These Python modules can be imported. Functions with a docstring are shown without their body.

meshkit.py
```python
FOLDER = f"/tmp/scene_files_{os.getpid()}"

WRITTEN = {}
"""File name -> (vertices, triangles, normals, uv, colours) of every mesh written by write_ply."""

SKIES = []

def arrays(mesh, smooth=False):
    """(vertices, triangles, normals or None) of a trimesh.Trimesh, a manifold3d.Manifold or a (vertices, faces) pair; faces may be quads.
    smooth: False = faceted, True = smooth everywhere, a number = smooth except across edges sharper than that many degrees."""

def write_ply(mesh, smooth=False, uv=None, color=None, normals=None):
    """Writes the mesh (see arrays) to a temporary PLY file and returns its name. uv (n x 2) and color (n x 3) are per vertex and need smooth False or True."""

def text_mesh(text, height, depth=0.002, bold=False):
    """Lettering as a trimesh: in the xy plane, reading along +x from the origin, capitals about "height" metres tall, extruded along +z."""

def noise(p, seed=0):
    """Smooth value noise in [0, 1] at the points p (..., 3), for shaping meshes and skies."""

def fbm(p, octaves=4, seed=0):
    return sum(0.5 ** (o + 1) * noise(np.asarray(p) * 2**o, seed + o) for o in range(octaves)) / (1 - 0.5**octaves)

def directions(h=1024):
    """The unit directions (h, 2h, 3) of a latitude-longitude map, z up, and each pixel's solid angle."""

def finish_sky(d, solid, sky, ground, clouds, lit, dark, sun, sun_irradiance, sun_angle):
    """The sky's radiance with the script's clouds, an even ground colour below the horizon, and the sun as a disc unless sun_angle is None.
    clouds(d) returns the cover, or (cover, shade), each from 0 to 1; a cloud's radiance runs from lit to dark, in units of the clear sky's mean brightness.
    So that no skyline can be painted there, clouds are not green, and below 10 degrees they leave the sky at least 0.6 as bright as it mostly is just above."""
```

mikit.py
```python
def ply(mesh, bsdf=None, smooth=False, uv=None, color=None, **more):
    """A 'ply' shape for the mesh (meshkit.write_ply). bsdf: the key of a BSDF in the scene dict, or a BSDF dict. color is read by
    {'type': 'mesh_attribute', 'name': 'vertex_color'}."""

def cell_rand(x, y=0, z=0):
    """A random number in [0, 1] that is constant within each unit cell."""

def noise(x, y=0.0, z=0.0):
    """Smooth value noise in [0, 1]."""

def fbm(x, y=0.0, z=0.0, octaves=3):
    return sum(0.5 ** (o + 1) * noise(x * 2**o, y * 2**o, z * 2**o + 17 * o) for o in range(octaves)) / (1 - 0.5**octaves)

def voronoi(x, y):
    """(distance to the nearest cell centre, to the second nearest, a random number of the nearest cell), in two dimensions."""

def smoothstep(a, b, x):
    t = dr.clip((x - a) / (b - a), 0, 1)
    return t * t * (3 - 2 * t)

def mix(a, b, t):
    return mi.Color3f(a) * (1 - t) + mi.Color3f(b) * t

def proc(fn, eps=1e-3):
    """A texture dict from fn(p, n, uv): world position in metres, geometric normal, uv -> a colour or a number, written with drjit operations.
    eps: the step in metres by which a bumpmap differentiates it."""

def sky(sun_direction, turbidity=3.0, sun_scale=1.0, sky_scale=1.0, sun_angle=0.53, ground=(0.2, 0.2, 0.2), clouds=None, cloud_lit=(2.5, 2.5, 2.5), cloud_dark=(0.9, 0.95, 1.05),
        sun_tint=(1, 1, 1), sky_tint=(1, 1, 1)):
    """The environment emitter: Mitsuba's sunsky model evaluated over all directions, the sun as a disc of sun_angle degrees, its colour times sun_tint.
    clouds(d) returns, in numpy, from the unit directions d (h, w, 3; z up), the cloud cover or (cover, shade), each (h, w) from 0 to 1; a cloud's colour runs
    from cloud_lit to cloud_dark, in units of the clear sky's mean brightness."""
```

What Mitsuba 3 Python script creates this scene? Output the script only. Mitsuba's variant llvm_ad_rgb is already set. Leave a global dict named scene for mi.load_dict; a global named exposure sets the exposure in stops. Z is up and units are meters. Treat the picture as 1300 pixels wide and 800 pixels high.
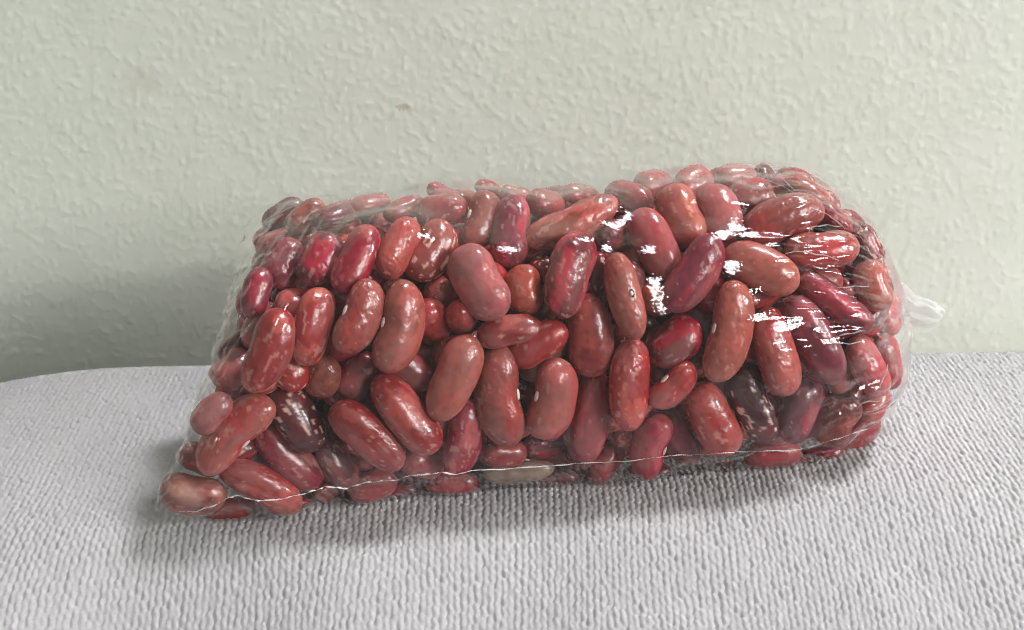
import math, numpy as np, trimesh, mitsuba as mi, mikit, meshkit
import drjit as dr
from scipy.spatial import cKDTree
from scipy.ndimage import gaussian_filter, zoom as nd_zoom
T = mi.ScalarTransform4f
rng = np.random.default_rng(7)
V = lambda *a: np.array(a, float)
unit = lambda v: v / np.maximum(np.linalg.norm(v, axis=-1, keepdims=True), 1e-12)

# ------------------------------------------------------------------ camera, light, exposure
scene, labels = {}, {}
FPX, CX, CY = 2200.0, 650.0, 400.0          # focal length in pixels of the 1300 px wide photograph
PITCH, DIST = math.radians(20.0), 0.44
TARGET = V(0, 0, 0.03)
CAM = TARGET + DIST * V(0, -math.cos(PITCH), math.sin(PITCH))
FWD = unit(TARGET - CAM); RIGHT = V(1, 0, 0); UP = np.cross(RIGHT, FWD)
scene['camera'] = {'type': 'thinlens', 'fov': 2 * math.degrees(math.atan(650 / FPX)), 'fov_axis': 'x', 'near_clip': 0.02, 'far_clip': 20.0,
                   'aperture_radius': 0.0009, 'focus_distance': 0.405,
                   'to_world': T().look_at(origin=CAM.tolist(), target=TARGET.tolist(), up=[0, 0, 1])}
exposure = -0.1
scene['room_light'] = {'type': 'constant', 'radiance': {'type': 'rgb', 'value': [0.31, 0.33, 0.31]}}

def lamp(name, pos, aim, sx, sy, rgb):
    scene[name] = {'type': 'rectangle', 'to_world': T().look_at(origin=list(pos), target=list(aim), up=[0, 0.01, 1]) @ T().scale([sx / 2, sy / 2, 1]),
                   'bsdf': {'type': 'diffuse', 'reflectance': {'type': 'rgb', 'value': 0.5}},
                   'emitter': {'type': 'area', 'radiance': {'type': 'rgb', 'value': rgb}}}
lamp('added_fill_light', (1.05, -1.05, 0.62), (0, 0, 0.03), 0.36, 0.50, [25, 24.5, 24.2])  # added fill panel that brightens wall and bag from the front right
lamp('ceiling_lamp', (0.58, 0.065, 1.32), (0, 0, 0), 0.36, 0.30, [98, 96.5, 100])
scene['ceiling_lamp']['emitter']['radiance'] = mikit.proc(lambda p, n, uv: mi.Color3f(312, 308, 319) * dr.exp(-16 * (dr.square(uv.x - 0.5) + dr.square(uv.y - 0.5))))     # a frosted lamp, brightest in the middle
scene['light_bulb'] = {'type': 'sphere', 'center': [1.24, -0.43, 0.43], 'radius': 0.032, 'bsdf': {'type': 'diffuse', 'reflectance': {'type': 'rgb', 'value': 0.5}},
                       'emitter': {'type': 'area', 'radiance': {'type': 'rgb', 'value': [800, 780, 748]}}}
labels['added_fill_light'] = {'label': 'added fill light panel standing at the front right, outside the picture', 'category': 'window'}
labels['ceiling_lamp'] = {'label': 'rectangular ceiling lamp panel overhead, outside the picture', 'category': 'lamp'}
labels['light_bulb'] = {'label': 'bare round bulb low to the right of the bag, outside the picture', 'category': 'lamp'}

def ray(px, py):
    return unit(FWD + (px - CX) / FPX * RIGHT - (py - CY) / FPX * UP)
def project(p):
    d = np.asarray(p) - CAM
    w = d @ FWD
    return np.stack([CX + FPX * (d @ RIGHT) / w, CY - FPX * (d @ UP) / w], -1)
def on_y(px, py, y):
    d = ray(px, py); return CAM + d * (y - CAM[1]) / d[1]

# ------------------------------------------------------------------ materials
def sstep(a, b, x):
    t = np.clip((x - a) / (b - a), 0, 1); return t * t * (3 - 2 * t)

def wall_colour(p, n, uv):
    g = mikit.fbm(p.x * 60, p.z * 60, 3.0, 3)
    c = mikit.mix(mi.Color3f(0.675, 0.705, 0.62), mi.Color3f(0.71, 0.735, 0.655), g)
    d = dr.sqrt(dr.square((p.x + 0.031) / 0.0021) + dr.square((p.z - 0.0665) / 0.0010)) + 0.9 * (mikit.noise(p.x * 1800, p.z * 1800) - 0.5)
    c = mikit.mix(c, mi.Color3f(0.42, 0.36, 0.25), 0.55 * (1 - mikit.smoothstep(0.5, 1.25, d)))
    e = dr.sqrt(dr.square((p.x + 0.106) / 0.006) + dr.square((p.z - 0.074) / 0.004)) + 1.2 * (mikit.fbm(p.x * 500, p.z * 500, 2.0, 2) - 0.5)
    c = mikit.mix(c, mi.Color3f(0.50, 0.47, 0.37), 0.28 * (1 - mikit.smoothstep(0.3, 1.3, e)))
    sc = mikit.smoothstep(0.66, 0.8, mikit.noise(p.x * 900 + 3, p.z * 260)) * mikit.smoothstep(0.6, 0.72, mikit.noise(p.x * 45 + 9, p.z * 60 + 2))
    return mikit.mix(c, mi.Color3f(0.40, 0.42, 0.35), 0.10 * sc)
scene['wall_paint'] = {'type': 'principled', 'base_color': mikit.proc(wall_colour), 'roughness': 0.55, 'specular': 0.35}
def towel_colour(p, n, uv):
    g = mikit.fbm(p.x * 35, p.y * 35, p.z * 35, 3)
    f = mikit.noise(p.x * 2600, p.y * 2600, p.z * 2600)
    c = mikit.mix(mi.Color3f(0.345, 0.338, 0.346), mi.Color3f(0.425, 0.418, 0.422), g)
    return c * (0.9 + 0.16 * f)
scene['towel_yarn'] = {'type': 'twosided', 'bsdf': {'type': 'bumpmap', 'scale': 0.00012,
    'tex': mikit.proc(lambda p, n, uv: mikit.fbm(p.x * 2300, p.y * 2300, p.z * 2300, 2), eps=1e-4),
    'bsdf': {'type': 'principled', 'base_color': mikit.proc(towel_colour), 'roughness': 0.9, 'specular': 0.15, 'sheen': 0.4}}}
scene['bean_skin'] = {'type': 'bumpmap', 'scale': 0.00013, 'tex': mikit.proc(lambda p, n, uv: mikit.fbm(p.x * 650, p.y * 650, p.z * 650, 3), eps=1e-4), 'bsdf': {'type': 'principled', 'base_color': {'type': 'mesh_attribute', 'name': 'vertex_color'}, 'roughness': 0.26, 'specular': 0.5,
                      'clearcoat': 0.35, 'clearcoat_gloss': 0.92}}
scene['hilum_skin'] = {'type': 'principled', 'base_color': {'type': 'rgb', 'value': [0.62, 0.50, 0.45]}, 'roughness': 0.5}
scene['clear_film'] = {'type': 'thindielectric', 'int_ior': 1.40}
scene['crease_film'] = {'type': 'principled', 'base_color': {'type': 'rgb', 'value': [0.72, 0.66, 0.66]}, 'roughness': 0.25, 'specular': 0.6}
scene['fold_glare_film'] = {'type': 'blendbsdf', 'weight': 0.35, 'a': {'type': 'thindielectric', 'int_ior': 1.52}, 'b': {'type': 'principled', 'base_color': {'type': 'rgb', 'value': [0.75, 0.70, 0.70]}, 'roughness': 0.2, 'specular': 0.7}}  # pale colour standing in for glare on the fold lines
scene['bunched_film'] = {'type': 'blendbsdf', 'weight': 0.5, 'a': {'type': 'thindielectric', 'int_ior': 1.5},
                         'b': {'type': 'principledthin', 'base_color': {'type': 'rgb', 'value': [0.85, 0.85, 0.83]}, 'roughness': 0.35, 'diff_trans': 1.1, 'spec_trans': 0.0}}

def quads(nu, nv, wrap=False):
    a = np.arange(nu * nv).reshape(nu, nv)
    if wrap: a = np.hstack([a, a[:, :1]])
    return np.stack([a[:-1, :-1], a[1:, :-1], a[1:, 1:], a[:-1, 1:]], -1).reshape(-1, 4)
def tris(q): return np.vstack([q[:, [0, 1, 2]], q[:, [0, 2, 3]]])

# ------------------------------------------------------------------ wall
WALL_Y = 0.074
def spaced(lo, hi, flo, fhi, fine, coarse):
    return np.unique(np.concatenate([np.arange(lo, flo, coarse), np.arange(flo, fhi, fine), np.arange(fhi, hi + coarse, coarse)]).round(6))
xs, zs = spaced(-0.60, 0.60, -0.175, 0.175, 0.00035, 0.006), spaced(-0.2, 0.45, -0.012, 0.108, 0.00035, 0.006)
X, Z = np.meshgrid(xs, zs, indexing='ij')
P3 = np.stack([X, 0 * X, Z], -1)
P3 = P3 @ np.array([[.8, .3, .6], [0, 1, 0], [-.6, .5, .8]]); w1 = meshkit.fbm(P3 * 560, 2, 3); w2 = meshkit.fbm(P3 * 980 + 5, 2, 9); w3 = meshkit.fbm(P3 * 60, 2, 4)
dots = np.random.default_rng(3).uniform([-0.18, -0.03], [0.18, 0.125], (15500, 2)); size = np.random.default_rng(4).uniform(0.4, 1.3, 15500)
dd_, di_ = cKDTree(dots).query(np.stack([X + 0.0007 * (w1 - .5), Z + 0.0007 * (w2 - .5)], -1), k=3)
stipple = np.sum(size[di_] * np.exp(-(dd_ / (0.00078 * np.sqrt(size[di_]))) ** 2), -1)                # droplets of paint thrown up by the roller
relief = 0.000078 * np.minimum(stipple, 1.5) + 0.00004 * w2 + 0.00005 * w1 + 0.0002 * w3
front = np.stack([X, WALL_Y - relief, Z], -1); nw = X.size
top_l = np.stack([X[:, -1], 0 * X[:, -1] + WALL_Y + 0.09, Z[:, -1]], -1); ia = np.arange(X.shape[0]); ia = ia * X.shape[1] + X.shape[1] - 1
cap_v = np.vstack([front[:, -1], top_l]); m0 = len(top_l); k0 = np.arange(m0 - 1)
cap = np.stack([k0 + nw, k0 + nw + 1, k0 + nw + m0 + 1, k0 + nw + m0], -1)
scene['wall'] = mikit.ply((np.vstack([front.reshape(-1, 3), cap_v]), np.vstack([quads(*X.shape), cap])), 'wall_paint', smooth=40)
labels['wall'] = {'label': 'pale green painted wall with fine stippled texture behind the bag', 'category': 'wall', 'kind': 'structure'}

# ------------------------------------------------------------------ towel
def towel_base(x, y):
    edge = 0.0490 + 0.047 * x                                    # where the towel rolls over at the back
    t = np.maximum(y - edge, 0)
    z = -np.where(t < 0.02, 0.02 - np.sqrt(np.maximum(0.0004 - np.minimum(t, 0.0199) ** 2, 0)), 0.02 + (t - 0.02) * 6) - 0.003
    z = z - 0.012 * sstep(-0.105, -0.20, x) ** 1.2
    f = -0.043 + 0.12 * np.clip(x, -0.1, 0.1) - y; f = 0.5 * (f + np.sqrt(f ** 2 + 0.0085 ** 2)) - 0.0005
    z = z - 0.30 * f - 3.0 * f ** 2 / (1 + 9 * f)
    z = z - 0.0065 * sstep(-0.052, -0.088, y) * np.where(x < -0.083, np.exp(-((x + 0.083) / 0.022) ** 2), np.exp(-((x + 0.083) / 0.05) ** 2))
    z = z + 0.0045 * sstep(-0.03, -0.075, y) * (meshkit.fbm(np.stack([x * 24 + 2, y * 30, 0 * x], -1), 2, 5) - 0.5)
    return z
xs = spaced(-0.30, 0.30, -0.160, 0.160, 0.00025, 0.0009); ys = spaced(-0.22, 0.078, -0.116, 0.060, 0.00036, 0.0011)
X, Y = np.meshgrid(xs, ys, indexing='ij')
def loops(x, y):
    ps, pt = 0.00152, 0.0025
    q = np.stack([x * 45, y * 45, 0 * x], -1)
    xx = x + 0.0026 * (meshkit.fbm(q * 0.6, 2, 11) - 0.5) + 0.0003 * (meshkit.noise(q * 6, 12) - 0.5)
    yy = y + 0.0035 * (meshkit.fbm(q, 2, 21) - 0.5)
    s = xx / ps; i0 = np.floor(s)
    h = np.zeros_like(x)
    def rnd(a, b, k):
        v = np.sin(a * 12.9898 + b * 78.233 + k * 37.719) * 43758.5453
        return v - np.floor(v)
    for di in (-1, 0, 1):
        i = i0 + di
        t = yy / pt + rnd(i, 0, 1)
        j0 = np.floor(t)
        for dj in (-1, 0, 1):
            j = j0 + dj
            cs = i + 0.5 + 0.25 * (rnd(i, j, 2) - 0.5); ct = j + 0.5 + 0.42 * (rnd(i, j, 3) - 0.5)
            a, b = s - cs, t - ct
            a = a + 0.24 * b + 0.06 * np.sin(b * 5)                    # each loop leans
            w, l = 0.55 + 0.05 * rnd(i, j, 4), 0.74 + 0.14 * rnd(i, j, 5)
            d = (a / w) ** 2 + (b / l) ** 2
            h = np.maximum(h, np.sqrt(np.maximum(1 - d, 0)) * (0.80 + 0.30 * rnd(i, j, 6)))
    return h
fade = sstep(-0.30, -0.2, X) * sstep(0.30, 0.2, X)
Zt = towel_base(X, Y)
lp = loops(X, Y)
soft = 0.75 + 0.25 * sstep(0.03, -0.03, Y + 0.25 * np.maximum(-X - 0.02, 0) * 1.6)      # the pile is pressed flatter towards the back left
Zt = Zt + 0.00086 * lp * soft - 0.0008
scene['towel'] = mikit.ply((np.stack([X, Y, Zt], -1).reshape(-1, 3), quads(*X.shape)), 'towel_yarn', smooth=True)
labels['towel'] = {'label': 'pale grey looped microfibre towel draped under the bag of beans', 'category': 'towel'}

# ------------------------------------------------------------------ the bag's rest shape
XL, XR = -0.083, 0.1018
BL = CAM + ray(197, 652) * ((0.003 - CAM[2]) / ray(197, 652)[2]); TL = on_y(313, 287, -0.008)
KNOT = on_y(1122, 372, 0.004)
def bag_surface(u, v):
    """u 0..1 from the flat seal to the knot, v the angle round (0 back, 90 top, 180 front)."""
    xb = XL + (XR - XL) * u
    q = np.clip((xb - XL) / 0.05, 0, 1)
    s = (1 - (1 - q) ** 2.3) ** (1 / 2.3)
    r = np.clip((xb - 0.055) / (XR - 0.055), 0, 1)
    g = np.maximum(1 - r ** 2.4, 0) ** (1 / 2.2)
    c, n = np.cos(v), np.sin(v)
    e = np.where(n > 0, 2 / 2.4, 2 / 2.8)
    ey, ez = np.sign(c) * np.abs(c) ** e, np.sign(n) * np.abs(n) ** e
    a = 0.0345 + 0.0016 * sstep(0.02, 0.07, xb) - 0.0012 * sstep(-0.02, -0.07, xb)
    y = -0.013 + 0.19 * np.clip(xb, -0.09, 0.075) + 0.0355 * ey
    z = a - 0.0028 + a * ez
    yk = KNOT[1] + 0.0 * u; zk = KNOT[2] - 0.006
    y = y * g + (1 - g) * (yk * (1 - 0.0) + 0 * y); z = z * g + (1 - g) * zk
    f = np.cos(v - math.atan2(TL[2] - BL[2], TL[1] - BL[1]))                 # position along the seal
    sx = 0.0045 * (1 - f ** 2) + (BL[0] + TL[0]) / 2 + f * (TL[0] - BL[0]) / 2; sy = (BL[1] + TL[1]) / 2 + f * (TL[1] - BL[1]) / 2; sz = (BL[2] + TL[2]) / 2 + f * (TL[2] - BL[2]) / 2
    y = (1 - s) * sy + s * y; z = (1 - s) * sz + s * z
    x = xb + (sx - XL) * (1 - q) ** 1.5
    x = x - 0.20 * (z - 0.020) * np.where(z > 0.020, 1.0, 0.35) * r ** 2
    return np.stack([x, y, np.maximum(z, -0.0026)], -1)
NU, NV = 190, 240
ug = 0.5 - 0.5 * np.cos(np.linspace(0.0, 1, NU) * math.pi); ug = 0.45 * ug + 0.55 * np.linspace(0, 1, NU)
Ug, Vg = np.meshgrid(ug, np.linspace(0, 2 * math.pi, NV, endpoint=False), indexing='ij')
BS = bag_surface(Ug, Vg)
def grid_normals(S):
    du = np.gradient(S, axis=0)
    dv = np.roll(S, -1, 1) - np.roll(S, 1, 1)
    n = unit(np.cross(du, dv))
    c = S.mean((0, 1))
    return n if np.mean(np.sum(n * (S - c), -1)) > 0 else -n
BN = grid_normals(BS)
inner_pts, inner_nrm = BS.reshape(-1, 3), BN.reshape(-1, 3)
surf_tree = cKDTree(inner_pts)
facing = (np.sum(BN * unit(CAM - BS), -1) > 0.02).reshape(-1)
front_pts, front_nrm = inner_pts[facing], inner_nrm[facing]
px_tree = cKDTree(project(front_pts))

# ------------------------------------------------------------------ beans
TONE = dict(S=(.44, .078, .062), R=(.40, .024, .024), P=(.46, .080, .082), M=(.165, .008, .014), D=(.085, .005, .010), O=(.41, .066, .034),
            C=(.40, .010, .032), T=(.41, .098, .072), G=(.42, .120, .120), K=(.50, .36, .29), B=(.28, .040, .030), V=(.240, .023, .044))
PALE = V(.62, .36, .30)
# tip, tip, width (pixels of the photograph), tone, depth below the film (mm), flags, label
#  flags: h/H hilum side left/right of the tip-to-tip line, f hilum faces out, s speckled, w wrinkled, m mottled, b band of second tone, e seen end-on
BEANS = [
 (808,243,852,222,36,'P',0,'', 'dusty pink bean with a brown tip on the top ridge, left of a striped one'),
 (860,246,900,216,38,'P',0,'b', 'dusty pink bean with an orange band on the top ridge of the bag'),
 (908,228,960,218,32,'P',0,'', 'long pink bean lying highest on the ridge of the bag'),
 (925,256,981,240,42,'P',1,'m', 'mauve bean with a shiny red right tip under the ridge'),
 (985,232,1012,246,26,'C',2,'', 'small dark red bean under the creased film at the top right'),
 (1000,228,1050,258,28,'S',0,'', 'salmon bean sloping down on the right shoulder of the bag'),
 (1040,258,1082,296,26,'C',1,'', 'dark red bean at the right shoulder behind a bright crease'),
 (1088,288,1116,336,32,'M',0,'s', 'maroon speckled bean jutting out at the right behind the shoulder'),
 (942,298,1044,260,50,'S',0,'w', 'large salmon bean with the broad white glare, upper right'),
 (996,320,1090,314,44,'S',0,'m', 'coral bean lying level under the white creases at the right'),
 (1096,332,1120,394,38,'O',0,'', 'orange brown bean just left of the knot'),
 (1012,348,1106,418,36,'M',0,'wb', 'long maroon bean sloping down towards the knot'),
 (996,372,1068,491,50,'V',0,'b', 'big dusty maroon bean with a red ridge below the longest glare'),
 (918,320,1013,362,50,'T',0,'', 'brown bean crossed by white streaks of glare, right of the magenta one'),
 (912,302,850,394,48,'V',0,'b', 'magenta bean with a shiny ridge, leaning right, upper right of centre'),
 (940,355,911,487,52,'T',0,'Hw', 'large tan kidney bean with a waist on its right side'),
 (970,391,1001,501,52,'R',0,'w', 'brick red bean with a wide glossy patch down its right side'),
 (936,464,974,561,44,'D',1,'sw', 'dark maroon bean with cream flecks at the lower right'),
 (1030,480,1001,562,48,'V',1,'', 'smooth rose maroon bean right of the flecked dark one'),
 (1042,562,1080,500,50,'B',2,'', 'brown bean behind hazy film near the lower right corner'),
 (944,578,1016,573,34,'P',0,'', 'dusty pink bean lying level across the white crease line, lower right'),
 (884,488,928,577,50,'R',0,'', 'red bean leaning left in front of the flecked dark one'),
 (842,522,880,590,38,'M',3,'', 'dark maroon bean sunk behind the crimson hooked one'),
 (824,457,888,410,54,'M',1,'m', 'maroon bean with a brown patch right of the glossy red one'),
 (828,516,881,463,38,'R',1,'h', 'narrow red bean leaning right with a pale eye'),
 (802,431,797,547,52,'R',0,'wm', 'glossy bright red upright bean with a pale streak, centre right'),
 (744,372,752,479,54,'R',0,'', 'plump brick red bean right of centre, upright'),
 (757,468,742,588,42,'C',2,'', 'long crimson bean sunk below the plump brick red one'),
 (752,606,789,575,30,'P',1,'', 'short pale pink bean right of the crimson foot, at the crease line'),
 (838,526,814,606,42,'C',1,'h', 'crimson hooked bean dipping under the crease line'),
 (779,321,808,431,46,'T',0,'fw', 'tan bean with its pale oval eye facing out'),
 (738,296,708,403,54,'M',0,'wm', 'maroon bean with pale flecks and a violet streak of light'),
 (762,322,748,374,26,'M',4,'s', 'small mottled maroon bean wedged between the fleck-streaked and the eyed one'),
 (764,296,792,300,40,'V',3,'e', 'shiny plum bean seen end on in a dark hollow near the top'),
 (820,372,846,384,42,'O',3,'e', 'orange brown bean end on, deep right of the eyed one'),
 (768,241,829,262,36,'P',0,'w', 'pink wrinkled bean below the top edge, right of centre'),
 (808,266,853,355,48,'P',0,'b', 'rose bean with a magenta band, leaning left'),
 (848,236,881,312,50,'S',0,'b', 'salmon bean with a bright orange stripe down it'),
 (902,236,923,304,48,'G',0,'', 'smooth mauve pink bean left of the big glare'),
 (669,310,784,256,42,'O',0,'wm', 'very long orange brown bean rising to the right near the top'),
 (674,263,712,248,36,'P',0,'', 'short reddish pink bean at the top, left of the very long one'),
 (716,250,760,238,26,'P',0,'', 'pink bean under a film fold above the very long one'),
 (653,248,644,340,46,'V',0,'wm', 'dusty crimson wrinkled upright bean near the top centre'),
 (640,248,672,247,24,'P',2,'', 'pink bean tip peeping over the dusty crimson one'),
 (624,246,600,315,42,'S',0,'H', 'salmon brown bean with its eye towards the dusty crimson one'),
 (578,262,604,240,30,'B',3,'', 'brown bean in shade behind the top edge left of centre'),
 (528,273,594,262,38,'P',0,'', 'dusty pink bean lying level at the top, left of centre'),
 (570,284,524,354,50,'S',0,'s', 'coral bean with pale flecks, second row left of centre'),
 (524,278,487,352,42,'S',0,'w', 'coral creased bean left of the pale flecked coral one'),
 (490,278,536,250,30,'P',1,'', 'mauve bean hazed by slack film at the top left'),
 (584,314,634,404,56,'G',0,'', 'greyish rose oval bean leaning left above centre'),
 (553,362,566,384,42,'R',3,'e', 'round coral bean end, upper of two side by side left of centre'),
 (580,390,592,414,38,'R',3,'e', 'round red bean end, lower of two side by side left of centre'),
 (662,336,668,399,44,'O',2,'', 'short orange red bean below a film fold at centre'),
 (605,427,689,414,38,'R',1,'', 'brick red bean lying level with a bright red right tip'),
 (714,408,668,484,42,'B',3,'', 'rose brown bean sunk behind the notched one'),
 (600,427,553,534,50,'T',0,'', 'smooth tan bean leaning right at centre left'),
 (628,439,641,566,56,'S',0,'hw', 'large salmon brown upright bean with a long glossy streak at the centre'),
 (713,456,690,557,54,'S',0,'H', 'salmon red bean notched on its right side at the centre'),
 (597,507,580,602,46,'C',1,'m', 'pink and crimson mottled bean left of the large salmon brown one'),
 (614,574,668,580,34,'R',2,'', 'red bean end under the large salmon brown one'),
 (668,562,714,572,36,'V',3,'m', 'hazy mottled bean under the notched one'),
 (538,613,608,612,28,'C',0,'m', 'crimson pink bean lying level under the crease line, left of centre'),
 (442,627,504,604,36,'P',0,'', 'hazy pink bean crossing the crease line, lower left'),
 (514,580,562,600,36,'P',3,'', 'hazy pink bean sunk under the rose red one'),
 (408,558,448,616,38,'M',1,'b', 'maroon bean with an orange streak behind the crimson glossy one'),
 (400,618,434,636,26,'O',0,'', 'small orange bean tip under the crease line, lower left'),
 (424,514,510,593,50,'R',0,'w', 'brick red bean sloping down right, lower left of centre'),
 (477,478,553,573,52,'R',0,'', 'rose red bean with a pinker upper end, sloping down right'),
 (416,453,402,504,42,'O',1,'w', 'short orange brown wrinkled bean left of centre'),
 (467,446,438,508,44,'M',3,'', 'dark maroon bean sunk right of the short orange one'),
 (350,487,404,571,54,'D',0,'s', 'darkest bean, near black with cream flecks, at the left'),
 (520,357,494,473,54,'T',0,'H', 'big tan kidney bean with a pale eye on its right, left of centre'),
 (476,357,437,449,50,'S',0,'Hw', 'salmon bean with a pale eye on its right side, next to the big tan one'),
 (409,365,384,464,50,'R',0,'m', 'red bean with pale streaks, second from the left in its row'),
 (362,394,320,498,50,'R',0,'m', 'glossy red bean leaning right at the left end of its row'),
 (341,503,252,596,50,'S',0,'hm', 'coral bean leaning right near the lower left corner'),
 (326,539,405,618,46,'C',0,'m', 'glossy crimson bean below the darkest one'),
 (279,588,383,644,44,'R',0,'m', 'red bean sloping into the crease line at the lower left'),
 (203,621,287,633,48,'B',0,'b', 'brownish red bean with a pale stripe, nearest the lower left corner'),
 (232,570,278,598,36,'B',3,'', 'dark reddish bean tucked behind the lower left corner ones'),
 (258,648,324,643,28,'R',0,'', 'red bean along the bottom edge at the lower left'),
 (248,547,288,503,34,'G',0,'', 'greyish bean behind slack film on the left edge, lower one'),
 (278,490,312,448,42,'P',1,'m', 'mottled rose bean behind slack film on the left edge'),
 (472,288,432,371,42,'C',0,'', 'crimson bean leaning right below the hazy upper left corner'),
 (424,298,390,362,48,'V',0,'mw', 'mottled mauve bean behind hazy film, upper left'),
 (374,303,344,364,42,'V',0,'mw', 'mottled mauve bean nearest the upper left edge'),
 (334,340,318,404,32,'V',0,'', 'dim mauve bean on the left edge under creased film'),
 (366,294,410,257,30,'B',0,'b', 'brown bean with an orange red slit showing at the upper left'),
 (402,288,446,260,32,'V',0,'', 'mauve bean along the top edge right of the orange red slit'),
 (334,288,384,256,28,'D',1,'', 'dark bean in the upper left corner of the bag'),
 (446,268,494,247,28,'P',0,'', 'pink bean under haze on the top edge, left part'),
 (318,446,346,384,40,'G',1,'', 'greyish mauve bean behind the crease bundle at the left'),
 (288,458,308,418,28,'M',1,'', 'thin dark bean outline on the left edge of the bag'),
 (1084,428,1120,502,44,'P',0,'', 'rose bean under fine creases below the knot'),
 (1120,424,1132,494,36,'P',0,'', 'rose bean at the right end of the bag under creases'),
 (1054,570,1116,528,38,'P',1,'', 'rose bean in the lower right corner of the bag'),
 (1096,530,1127,494,32,'S',1,'', 'salmon bean at the right end above the corner one'),
 (1062,514,1098,484,36,'B',4,'', 'shaded brown bean in the hollow at the right end'),
 (336,640,396,641,26,'C',1,'m', 'crimson mottled bean on the bottom edge at the lower left'),
 (462,632,530,622,26,'V',1,'', 'dim maroon bean on the bottom edge, third from the left'),
 (1010,590,1070,572,30,'V',1,'', 'dim maroon bean on the bottom edge at the far right'),
 (668,612,736,606,24,'V',1,'m', 'thin mottled maroon bean on the bottom edge at the centre'),
 (820,610,884,606,24,'R',1,'', 'thin red bean on the bottom edge right of centre'),
 (614,604,704,594,26,'K',0,'', 'pale cream bean lying under the crease line below centre'),
 (706,606,772,602,28,'V',1,'', 'hazy maroon bean on the bottom edge right of the cream one'),
 (790,606,852,600,28,'V',1,'m', 'hazy mottled bean on the bottom edge at centre right'),
 (866,602,940,598,28,'P',1,'', 'hazy rose bean on the bottom edge below the red leaning one'),
 (952,602,1030,592,28,'V',1,'', 'hazy maroon bean on the bottom edge at the right'),
 (545,246,582,239,22,'C',0,'', 'thin dark red bean sliver on the top edge left of centre'),
 (606,240,640,238,22,'C',1,'', 'thin red bean sliver on the top edge at the centre'),
]

def bean_frame(ax, out, roll):
    X_ = unit(ax); Z_ = unit(out - np.dot(out, X_) * X_); Y_ = np.cross(Z_, X_)
    c, s = math.cos(roll), math.sin(roll)
    return np.stack([X_, c * Y_ + s * Z_, -s * Y_ + c * Z_], 1)          # columns: length, hilum side, thickness

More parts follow.
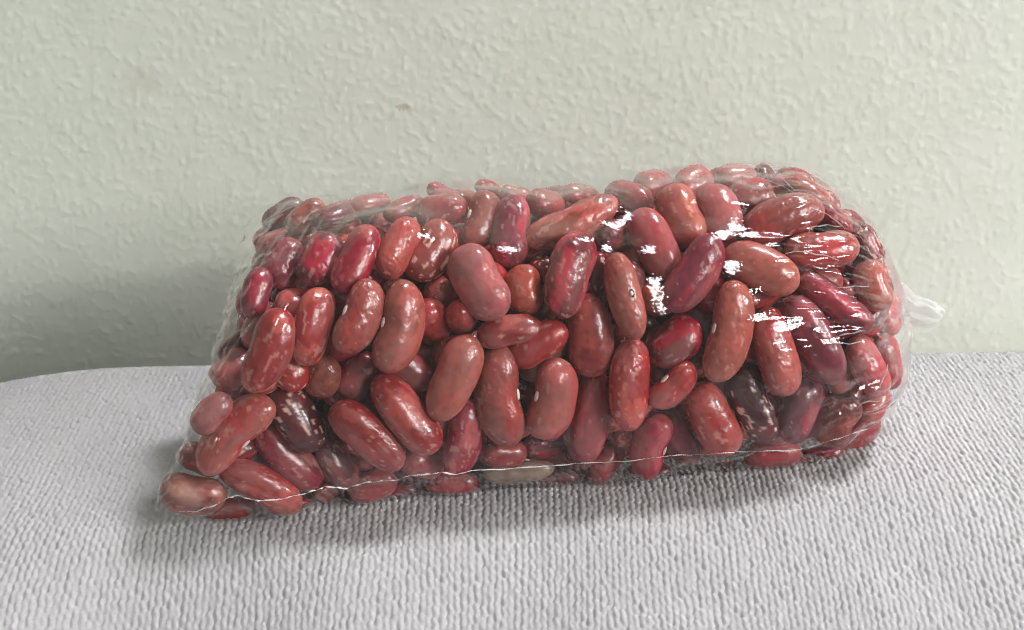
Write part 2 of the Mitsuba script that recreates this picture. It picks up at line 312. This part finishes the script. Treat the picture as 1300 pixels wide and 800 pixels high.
def bean_local(nu, nv, L, W, H, bend, dent, g):
    """Kidney shape; +y is the hilum side."""
    t = np.cos(np.linspace(0.0, math.pi, nu))
    pw = 2.75 + 0.6 * g.random(); tap = 0.16 * (g.random() - 0.5)
    prof = np.maximum(1 - np.abs(t) ** pw, 0) ** (1 / 2.05) * (1 + tap * t)
    th = np.linspace(0, 2 * math.pi, nv, endpoint=False)
    tt, aa = np.meshgrid(t, th, indexing='ij'); pp = np.repeat(prof[:, None], nv, 1)
    cy, cz = np.cos(aa), np.sin(aa)
    y = pp * cy * W / 2; z = pp * cz * H / 2
    y = y - np.where(cy > 0, 1, 0) * cy ** 2 * dent * W * np.exp(-(tt / 0.33) ** 2)
    y = y + bend * L * (tt ** 2 - 0.3)
    return np.stack([tt * L / 2, y, z], -1), tt, aa

def bean_colour(loc, tt, aa, tone, flags, g):
    base = V(*TONE[tone]); seed = int(g.integers(1, 9999)); sh = loc.shape[:-1]
    q = loc * V(260, 420, 420) + seed
    m = meshkit.fbm(q * 0.8, 3, 1)[..., None]
    jit = 0.46 + 0.32 * g.random()
    c = base * jit * (0.74 + 0.5 * m)
    alt = V(*TONE[{'S': 'R', 'R': 'S', 'P': 'C', 'M': 'C', 'D': 'M', 'O': 'S', 'C': 'P', 'T': 'S', 'G': 'P', 'K': 'T', 'B': 'S', 'V': 'C'}[tone]])
    k = sstep(0.53, 0.59, meshkit.fbm(loc * V(130, 300, 300) + seed + 7, 4, 2))[..., None] * (0.75 if 'm' in flags else 0.45)
    c = c * (1 - k) + alt * k
    if 'b' in flags:
        b = np.exp(-((np.angle(np.exp(1j * (aa - 0.30 * math.pi)))) / 0.42) ** 2 - (tt / 0.86) ** 6) * sstep(0.25, 0.5, meshkit.fbm(loc * V(200, 500, 500) + seed, 2, 8))
        alt2 = V(.42, .095, .045) if tone in 'PS' else V(.50, .27, .21) if tone in 'B' else V(.42, .05, .08)
        c = c * (1 - b[..., None] * 0.85) + alt2 * b[..., None] * 0.85
    f = meshkit.fbm(loc * V(430, 1050, 1050) + seed + 31, 3, 3)
    th = 0.625 if 's' in flags else 0.64 if 'm' in flags else 0.645 + 0.09 * g.random()
    k = sstep(th, th + 0.035, f)[..., None] * (0.9 if 's' in flags else 0.34)
    c = c * (1 - k) + PALE * k
    d = sstep(0.56, 0.75, meshkit.fbm(loc * 900 + seed, 2, 5))[..., None] * 0.22
    c = c * (1 - d) * (0.84 + 0.32 * meshkit.fbm(loc * V(700, 1500, 1500) + seed, 2, 9))[..., None]
    if 's' not in flags and tone != 'K':                                  # milky haze of the film, painted into the bean colour
        film_haze = sstep(0.47, 0.58, meshkit.fbm(loc * V(90, 190, 190) + seed + 77, 4, 6))[..., None] * 0.26
        c = c * (1 - film_haze) + V(.34, .15, .135) * film_haze
    return np.clip(c, 0.003, 0.8).reshape(-1, 3)

beans = []           # dicts: c, R (3x3), L, W, H, flags, tone, label, hand
for k, (x0, y0, x1, y1, w, tone, deep, flags, text) in enumerate(BEANS):
    cx, cy = (x0 + x1) / 2, (y0 + y1) / 2
    _, i = px_tree.query([cx, cy]); P, N = front_pts[i], front_nrm[i]
    d = ray(cx, cy)
    depth = np.dot(P - CAM, FWD) / np.dot(d, FWD)
    cosv = max(-np.dot(d, N), 0.42)
    scale = depth / FPX
    W = w * scale * 1.15; H = W * (0.80 if w > 36 else 0.86)
    C = CAM + d * (depth + (H / 2 + 0.0004 + deep * 0.001) / cosv)
    m = unit(0.45 * N - 0.55 * d)
    def plane(px, py):
        r = ray(px, py); return CAM + r * np.dot(C - CAM, m) / np.dot(r, m)
    A, B = plane(x0, y0), plane(x1, y1)
    ax = (B - A) * 1.01; L = np.linalg.norm(ax)
    if L > 0.0245: ax *= 0.0245 / L; L = 0.0245
    want = 0.0135 if 'e' in flags else max(W * 1.25, 0.011)
    if L < want or 'e' in flags:
        want = max(want, 0.0145 if 'e' in flags else 0)
        into = math.sqrt(max(want ** 2 - (L * 0.55) ** 2 if 'e' in flags else want ** 2 - L ** 2, 0))
        ax = unit(ax) * (L * 0.55 if 'e' in flags else L) + (d * into if 'e' in flags else -m * into)
        if 'e' in flags: W = 0.5 * (W + W); H = W * 0.93
        C = C + d * 0.35 * into if 'e' in flags else C - m * 0.2 * into
        L = want
    roll = 0.0
    if 'f' in flags: roll = math.radians(72)
    elif 'h' in flags: roll = math.radians(25)
    elif 'H' in flags: roll = math.radians(155)
    else: roll = math.radians(rng.choice([-40, -15, 10, 200, 165]) + rng.uniform(-12, 12))
    beans.append(dict(c=C, R=bean_frame(ax, m, roll), L=L, W=W, H=H, flags=flags, tone=tone, label=text, hand=True, d=d, deep=deep, low=cy > np.interp(cx, [400, 700, 1060], [605, 588, 562])))

def spheres(b):
    o = np.linspace(-0.33, 0.33, 5)
    return b['c'] + (b['R'][:, 0] * b['L'])[None] * o[:, None], 0.5 * (b['W'] + b['H']) / 2 * np.array([.86, .98, 1.0, .98, .86])

# overlaps between the beans that lie against the film: the one farther back sinks deeper
for it in range(40):
    S = [spheres(b) for b in beans]; moved = 0
    for i in range(len(beans)):
        for j in range(i + 1, len(beans)):
            if np.linalg.norm(beans[i]['c'] - beans[j]['c']) > 0.024: continue
            D = np.linalg.norm(S[i][0][:, None] - S[j][0][None], axis=-1); O = (S[i][1][:, None] + S[j][1][None]) * 0.93 - D
            o = O.max()
            if o > 0.0002:
                a, b = beans[i], beans[j]
                da, db = np.dot(a['c'] - CAM, FWD) + 0.002 * a['deep'], np.dot(b['c'] - CAM, FWD) + 0.002 * b['deep']
                back, fro = (a, b) if da > db else (b, a)
                if np.linalg.norm(back['c'] - back.setdefault('c0', back['c'].copy())) < (0.0015 if back['low'] else 0.008):
                    back['c'] = back['c'] + back['d'] * o * 0.5; moved += 1
    if not moved: break

# the rest of the filling: random beans shaken until they neither overlap nor leave the bag
NF = 430
tones = list('SRPMOCTGBV')
u_ = rng.uniform(0.06, 0.96, NF); v_ = rng.uniform(0, 2 * math.pi, NF)
skin = bag_surface(u_, v_); core = np.stack([bag_surface(u_, np.full(NF, a_)) for a_ in np.linspace(0, 2 * math.pi, 9)[:-1]]).mean(0)
fc = core + (skin - core) * np.sqrt(rng.uniform(0, 0.92, NF))[:, None]
fx = unit(rng.normal(size=(NF, 3)) * V(1, 1, 1)); fl = rng.uniform(.0145, .0172, NF); fw = rng.uniform(.0084, .0098, NF)
OFF = np.linspace(-0.33, 0.33, 5); PR = np.array([.86, .98, 1.0, .98, .86]) * 0.5 * 0.9
allS = [spheres(b) for b in beans]
hp_, hr_ = np.vstack([q[0] for q in allS]), np.concatenate([q[1] for q in allS])
for it in range(70):
    P = fc[:, None] + fx[:, None] * (fl[:, None] * OFF)[..., None]; R = fw[:, None] * PR
    Pa = np.vstack([P.reshape(-1, 3), hp_]); Ra = np.concatenate([R.reshape(-1), hr_])
    own = np.concatenate([np.repeat(np.arange(NF), 5), np.full(len(hp_), -1)])
    pr = cKDTree(Pa).query_pairs(0.0112, output_type='ndarray')
    i, j = pr[:, 0], pr[:, 1]; ok = own[i] != own[j]; i, j = i[ok], j[ok]
    dv = Pa[i] - Pa[j]; dl = np.maximum(np.linalg.norm(dv, axis=1), 1e-6); o = (Ra[i] + Ra[j]) * 0.94 - dl
    ok = o > 0; i, j, dv, dl, o = i[ok], j[ok], dv[ok], dl[ok], o[ok]
    push = dv / dl[:, None] * o[:, None] * 0.5
    F = np.zeros_like(Pa); np.add.at(F, i, push * np.where(own[j] < 0, 2, 1)[:, None]); np.add.at(F, j, -push * np.where(own[i] < 0, 2, 1)[:, None])
    F = F[:NF * 5]; Pf = P.reshape(-1, 3)
    _, q = surf_tree.query(Pf)
    fr_ = sstep(0.0, 0.30, np.sum(inner_nrm[q] * unit(CAM - Pf), -1))
    pen = np.sum((Pf - inner_pts[q]) * inner_nrm[q], -1) + R.reshape(-1) + 0.0004 + 0.0062 * fr_ * sstep(0.092, 0.075, Pf[:, 0]) * sstep(0.004, 0.014, Pf[:, 2])
    F -= inner_nrm[q] * np.maximum(pen, 0)[:, None]
    F = F.reshape(NF, 5, 3)
    fc = fc + 0.45 * F.mean(1) * 1.6
    tq = np.cross((fl[:, None] * OFF)[..., None] * fx[:, None], F).sum(1) / (fl ** 2 * 0.22)[:, None]
    fx = unit(fx + np.cross(np.clip(tq, -.3, .3) * 0.6, fx))
_, q = surf_tree.query(fc)
inset = -np.sum((fc - inner_pts[q]) * inner_nrm[q], -1); seen = np.sum(inner_nrm[q] * unit(CAM - fc), -1)
near = np.argsort(inset - 0.008 * seen + np.where(seen < -0.1, 0.05, 0))
single = set(near[:150].tolist())
core_beans = []
for k in range(NF):
    b = dict(c=fc[k], R=bean_frame(fx[k], inner_nrm[q[k]] if abs(np.dot(inner_nrm[q[k]], fx[k])) < .95 else V(.3, .2, .9), rng.uniform(-.4, .4)), L=fl[k], W=fw[k], H=fw[k] * .8, flags=str(rng.choice(['', 'm', '', 's'])), tone=str(rng.choice(list('RRCCMMVBRS'))), label=None, hand=False)  # mostly deep tones: the shade between the beans is put into their colour
    (beans if k in single else core_beans).append(b)

cloud, mass, full = [], [], []
for k, b in enumerate(beans + core_beans):
    g = np.random.default_rng(100 + k)
    key = 'bean' if k == 0 else f'bean_{k:03d}'
    nu, nv = (74, 54) if b['hand'] and b['W'] > 0.0065 else (56, 40) if b['hand'] else (44, 32) if k < len(beans) else (26, 18)
    kid = 'h' in b['flags'] or 'H' in b['flags']
    loc, tt, aa = bean_local(nu, nv, b['L'], b['W'], b['H'], (0.06 if kid else g.uniform(0.005, 0.045)), (0.075 if kid else g.uniform(0.03, 0.07)) if 'f' not in b['flags'] else 0.03, g)
    nrm = unit(loc * V(1 / b['L'] ** 2, 1 / b['W'] ** 2, 1 / b['H'] ** 2))
    sd = int(g.integers(1, 9999))
    lump = 0.00035 * (meshkit.fbm(loc * 160 + sd, 2, 1) - .5) + 0.00022 * (meshkit.fbm(loc * 420 + sd, 2, 4) - .5)
    if 'w' in b['flags']:
        lump = lump - 0.00018 * np.exp(-np.abs(meshkit.fbm(loc * V(360, 900, 900) + sd, 3, 2) - .5) * 24)
    world = (loc + nrm * lump[..., None]) @ b['R'].T + b['c']
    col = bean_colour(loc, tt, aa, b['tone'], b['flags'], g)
    f = tris(quads(nu, nv, True))
    if k == 0: flip = trimesh.Trimesh(world.reshape(-1, 3), f, process=False).volume < 0
    if flip: f = f[:, ::-1]
    cloud.append(world[::3 if b['hand'] else 2, ::3 if b['hand'] else 2].reshape(-1, 3))
    full.append(world.reshape(-1, 3))
    if k >= len(beans): mass.append((world.reshape(-1, 3), f, col)); continue
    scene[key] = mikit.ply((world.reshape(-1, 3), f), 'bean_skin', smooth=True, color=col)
    if b['hand']:
        labels[key] = {'label': b['label'], 'category': 'bean', 'group': 'beans lying against the front of the bag'}
    else:
        labels[key] = {'label': 'reddish bean packed behind the front layer of beans, mostly hidden', 'category': 'bean', 'group': 'beans packed deeper in the bag'}
    if any(ch in b['flags'] for ch in 'hHf'):
        e_ = trimesh.creation.icosphere(3); vv = e_.vertices * V(0.0013, 0.00035, 0.00065)
        i0 = np.argmin(np.abs(tt[:, 0])); p = loc[i0, 0] + V(0, 0.00005, 0)
        scene[key + '__eye'] = mikit.ply(((vv + p) @ b['R'].T + b['c'], e_.faces), 'hilum_skin', smooth=True)
n0 = np.cumsum([0] + [len(m_[0]) for m_ in mass])
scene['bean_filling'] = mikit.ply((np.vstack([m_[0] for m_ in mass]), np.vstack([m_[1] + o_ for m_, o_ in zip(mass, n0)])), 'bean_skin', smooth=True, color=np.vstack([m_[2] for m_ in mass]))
labels['bean_filling'] = {'label': 'mass of red beans filling the middle and back of the bag', 'category': 'beans', 'kind': 'stuff'}
# which of the beans behind show, and where: names for their labels
keys = ['bean' if k == 0 else f'bean_{k:03d}' for k in range(len(beans))]
zb = np.full((400, 650), 9.0); who = np.full((400, 650), -1)
for k, pts in enumerate(full):
    q2 = (project(pts) / 2).astype(int); dz = (pts - CAM) @ FWD
    for dx in (0, 1):
        for dy in (0, 1):
            x_, y_ = np.clip(q2[:, 0] + dx, 0, 649), np.clip(q2[:, 1] + dy, 0, 399)
            o_ = np.argsort(-dz); x_, y_, z_ = x_[o_], y_[o_], dz[o_]
            m_ = z_ < zb[y_, x_]; zb[y_[m_], x_[m_]] = z_[m_]; who[y_[m_], x_[m_]] = k
WORD = dict(S='salmon', R='red', P='pink', M='maroon', D='near black', O='orange brown', C='crimson', T='tan', G='greyish rose', K='cream', B='brown', V='plum')
seen_n, spots = np.bincount(who[who >= 0], minlength=len(full)), {}
for k, b in enumerate(beans):
    if b['hand'] or seen_n[k] < 14: continue
    yy_, xx_ = np.nonzero(who == k); cx, cy = 2 * xx_.mean(), 2 * yy_.mean()
    col_ = ['far left', 'left', 'left of centre', 'centre', 'right of centre', 'right', 'far right'][int(np.clip((cx - 240) / 130, 0, 6))]
    row_ = ['along the top edge', 'in the upper part', 'at mid height', 'in the lower part', 'along the bottom'][int(np.clip((cy - 215 - max(0, 700 - cx) * 0.05) / 78, 0, 4))]
    spots.setdefault(f"{'flecked ' if 's' in b['flags'] else 'mottled ' if 'm' in b['flags'] else ''}{WORD[b['tone']]} bean set back, {row_}, {col_}", []).append((cx, cy, k))
for text, ks in spots.items():
    ks.sort()
    for n_, (cx, cy, k) in enumerate(ks):
        labels[keys[k]] = {'label': text if len(ks) == 1 else text + (', left one' if n_ == 0 else ', right one' if n_ == len(ks) - 1 else ', middle one'), 'category': 'bean', 'group': 'beans glimpsed behind the front layer'}
cloud = np.vstack(cloud)

# ------------------------------------------------------------------ the film: shrunk on to the beans, creased at both ends
ct = cKDTree(cloud)
dd, ii = ct.query(BS.reshape(-1, 3), k=60)
rel = cloud[ii] - BS.reshape(-1, 1, 3); nn = BN.reshape(-1, 1, 3)
hgt = np.sum(rel * nn, -1); tan2 = np.sum(rel ** 2, -1) - hgt ** 2
h = np.max(np.where(hgt > -0.012, hgt - (7 + 28 * sstep(.70, .9, Ug.reshape(-1, 1))) * tan2, -9), 1).reshape(NU, NV)
h = np.clip(h, -0.0006 - 0.0085 * sstep(.74, .92, Ug), 0.0035) + 0.00025
ends = np.minimum(sstep(0, 0.10, Ug), sstep(1.0, 0.985, Ug))
h = h * ends + 0.0003 * (1 - ends)
hp = np.concatenate([h[:, -20:], h, h[:, :20]], 1)
hs = gaussian_filter(hp, (1.8, 1.8))[:, 20:-20]
h = np.maximum(hs, hp[:, 20:-20] - 0.0002)
FU, FV = 470, 640
uf = np.interp(np.linspace(0, NU - 1, FU), np.arange(NU), ug)
hp = np.concatenate([h, h[:, :1]], 1)
ui, vi = np.meshgrid(np.linspace(0, NU - 1, FU), np.linspace(0, NV, FV, endpoint=False), indexing='ij')
from scipy.ndimage import map_coordinates
hf = map_coordinates(hp, [ui, vi], order=3, mode='nearest')
Uf, Vf = np.meshgrid(uf, np.linspace(0, 2 * math.pi, FV, endpoint=False), indexing='ij')
FS = bag_surface(Uf, Vf); FN = grid_normals(FS)
# creases: rays running out of the knot, and slanting ones over the slack seal end
ring = np.stack([np.cos(Vf) * 3.2, np.sin(Vf) * 3.2, Uf * 1.6], -1)
n1 = meshkit.fbm(ring * 2.4, 3, 41); n2 = meshkit.fbm(ring * 5.5 + 3, 2, 42)
kn = sstep(0.68, 0.99, Uf)
crease = (1 - np.abs(n1 - .5) * 7) * 0.0013 * kn + (1 - np.abs(n2 - .5) * 7) * 0.0006 * kn
sl = sstep(0.30, 0.02, Uf)
qd = np.stack([FS[..., 0] * 420 + FS[..., 2] * -300, FS[..., 0] * 70 + FS[..., 2] * 110, FS[..., 1] * 60], -1)
n3 = meshkit.fbm(qd, 3, 43)
crease = crease + (1 - np.abs(n3 - .5) * 8) * 0.0009 * sl
gen = meshkit.fbm(FS * V(240, 240, 330), 2, 44)
crease = crease + 0.00005 * (gen - .5)
_, ii = ct.query((FS + FN * hf[..., None]).reshape(-1, 3), k=24)
rel = cloud[ii] - FS.reshape(-1, 1, 3); hg = np.sum(rel * FN.reshape(-1, 1, 3), -1); t2 = np.sum(rel ** 2, -1) - hg ** 2
need = np.max(np.where(np.abs(hg) < 0.009, hg - 130 * t2, -9), 1).reshape(FU, FV) + 0.00030
need = np.clip(need, -0.006, 0.008)
tot = np.maximum(hf + crease, need)
tot = gaussian_filter(np.concatenate([tot[:, -20:], tot, tot[:, :20]], 1), 0.8)[:, 20:-20]
film = FS + FN * tot[..., None]
film[..., 2] = np.maximum(film[..., 2], -0.0032)
film_faces = tris(quads(FU, FV, True))
fm_v, fm_f, fm_n = meshkit.arrays((film.reshape(-1, 3), film_faces), True)
fine = np.random.default_rng(5).normal(size=fm_n.shape) * 0.022                # the film's microscopic waviness: it softens its reflections
fm_n = unit(fm_n + fine)
scene['plastic_bag__film'] = {'type': 'ply', 'filename': meshkit.write_ply((fm_v, fm_f), True, normals=fm_n), 'face_normals': False, 'bsdf': {'type': 'ref', 'id': 'clear_film'}}
labels['plastic_bag'] = {'label': 'clear plastic bag packed full of red beans, knotted at its right end', 'category': 'plastic bag'}
fpts, fnrm = film.reshape(-1, 3), grid_normals(film).reshape(-1, 3)
vis = np.sum(fnrm * unit(CAM - fpts), -1) > 0.0
vp, vn = fpts[vis], fnrm[vis]; vt = cKDTree(project(vp))

def tube(path, rad, m=6):
    path = np.asarray(path); t = unit(np.gradient(path, axis=0)); a = unit(np.cross(t, V(0.2, 0.3, 0.93))); b = np.cross(t, a)
    an = np.arange(m) * 2 * math.pi / m
    rad = np.broadcast_to(np.asarray(rad, float), (len(path),))
    v = path[:, None] + (a[:, None] * np.cos(an)[None, :, None] + b[:, None] * np.sin(an)[None, :, None]) * rad[:, None, None]
    return v.reshape(-1, 3), tris(quads(len(path), m, True))[:, ::-1]
FOLD_GLARE = [[(1026,262),(1046,270),(1066,284),(1074,292)],[(1026,296),(1030,288),(1050,286),(1070,288)],[(994,324),(1012,318),(1034,322),(1060,328),(1092,342)],[(1062,366),(1084,364),(1112,362)],[(1060,428),(1084,422),(1100,420)],[(1068,436),(1088,436),(1100,430)],[(1086,520),(1098,510),(1118,508)],[(1100,528),(1124,520),(1140,506)],[(1100,440),(1112,462),(1116,470)],[(1130,430),(1126,470),(1112,500)],[(1090,296),(1104,320),(1116,346)],[(960,222),(984,232),(1010,246)],[(994,226),(1010,244)],[(330,286),(352,272),(384,258)]]  # highlight lines along the film folds, built as thin pale tubes
SEAM = [(228,650),(250,649),(272,642),(290,632),(299,629),(315,633),(330,635),(350,634),(372,630),(390,626),(402,622),(412,618),(428,620),(440,620),(455,615),(470,612),(486,611),(502,610),(520,604),(540,602),(560,600),(580,602),(600,597),(640,596),(690,592),(705,591),(740,588),(800,585),(830,581),(860,578),(900,577),(940,574),(985,573),(1015,571),(1045,562),(1075,553),(1100,545)]
sx = np.linspace(0, len(SEAM) - 1, 420)
sp2 = np.stack([np.interp(sx, np.arange(len(SEAM)), [q[k] for q in SEAM]) for k in (0, 1)], -1)
sp2[:, 1] += 1.4 * (meshkit.fbm(np.stack([sx * 1.7, 0 * sx, 0 * sx], -1), 3, 6) - .5) * 2
_, si = vt.query(sp2)
sd3 = np.stack([ray(*q) for q in sp2]); dep = gaussian_filter(np.sum((vp[si] - CAM) * FWD, -1), 3)
sp3 = CAM + sd3 * ((dep - 0.0003) / (sd3 @ FWD))[:, None]
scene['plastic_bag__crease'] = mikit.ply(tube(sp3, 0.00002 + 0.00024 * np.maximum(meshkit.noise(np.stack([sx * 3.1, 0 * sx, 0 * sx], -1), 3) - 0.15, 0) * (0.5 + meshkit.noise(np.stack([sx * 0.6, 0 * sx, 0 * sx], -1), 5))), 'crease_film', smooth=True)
labels['plastic_bag__crease'] = {'label': 'thin white crease line along the lower front of the bag'}

def on_film(path, n, wob, seed):
    t_ = np.linspace(0, len(path) - 1, n); q2 = np.stack([np.interp(t_, np.arange(len(path)), [q[k] for q in path]) for k in (0, 1)], -1)
    q2 = gaussian_filter(q2, (n / 14, 0), mode='nearest'); q2[:, 1] += wob * (meshkit.fbm(np.stack([t_ * 2 + seed, 0 * t_, 0 * t_], -1), 2, 6) - .5)
    _, i_ = vt.query(q2); r_ = np.stack([ray(*q) for q in q2]); dp = gaussian_filter(np.sum((vp[i_] - CAM) * FWD, -1), n / 20, mode='nearest')
    return CAM + r_ * ((dp - 0.0002) / (r_ @ FWD))[:, None]
for k, path in enumerate(FOLD_GLARE):
    t_ = np.linspace(0, 1, 60)
    scene['plastic_bag__fold' + (f'_{k:03d}' if k else '')] = mikit.ply(tube(on_film(path, 60, 3, k), 0.00003 + 0.00013 * np.sin(t_ * math.pi) ** 0.7 * (0.5 + meshkit.noise(np.stack([t_ * 9 + k, 0 * t_, 0 * t_], -1), 2))), 'fold_glare_film', smooth=True)
# knot and tail
A, B = on_y(1106, 344, 0.010), on_y(1192, 408, 0.004)
tl = np.linspace(0, 1, 60); an = np.linspace(0, 2 * math.pi, 72, endpoint=False)
tg, ag = np.meshgrid(tl, an, indexing='ij')
axis = unit(B - A); s1 = unit(np.cross(axis, V(0, -1, 0))); s2 = np.cross(axis, s1)
wid = 0.0010 + 0.0029 * sstep(0.06, 0.42, tg) * np.sqrt(np.maximum(1 - np.maximum((tg - 0.72) / 0.29, 0) ** 2, 0.02))
fold = 1 + 0.16 * np.cos(7 * ag + 4 * tg) * sstep(0, .2, tg) + 0.6 * (meshkit.fbm(np.stack([np.cos(ag) * 3, np.sin(ag) * 3, tg * 5], -1), 2, 8) - .5)
cl = A + (B - A) * tg[..., None] + s1 * (0.0022 * np.sin(tg * math.pi))[..., None]
tail = cl + s1 * (np.cos(ag) * wid * fold)[..., None] + s2 * (np.sin(ag) * wid * fold * 0.70)[..., None]
tv = np.vstack([tail.reshape(-1, 3), cl[-1, 0][None] + axis * 0.0004]); nt = len(tail.reshape(-1, 3)); last = np.arange(nt - 72, nt)
tf = np.vstack([tris(quads(60, 72, True)), np.stack([last, np.roll(last, -1), np.full(72, nt)], -1)])
scene['plastic_bag__knotted_tail'] = mikit.ply((tv, tf), 'bunched_film', smooth=True)
labels['plastic_bag__knotted_tail'] = {'label': 'milky bunched tail of the knot sticking out at the right'}
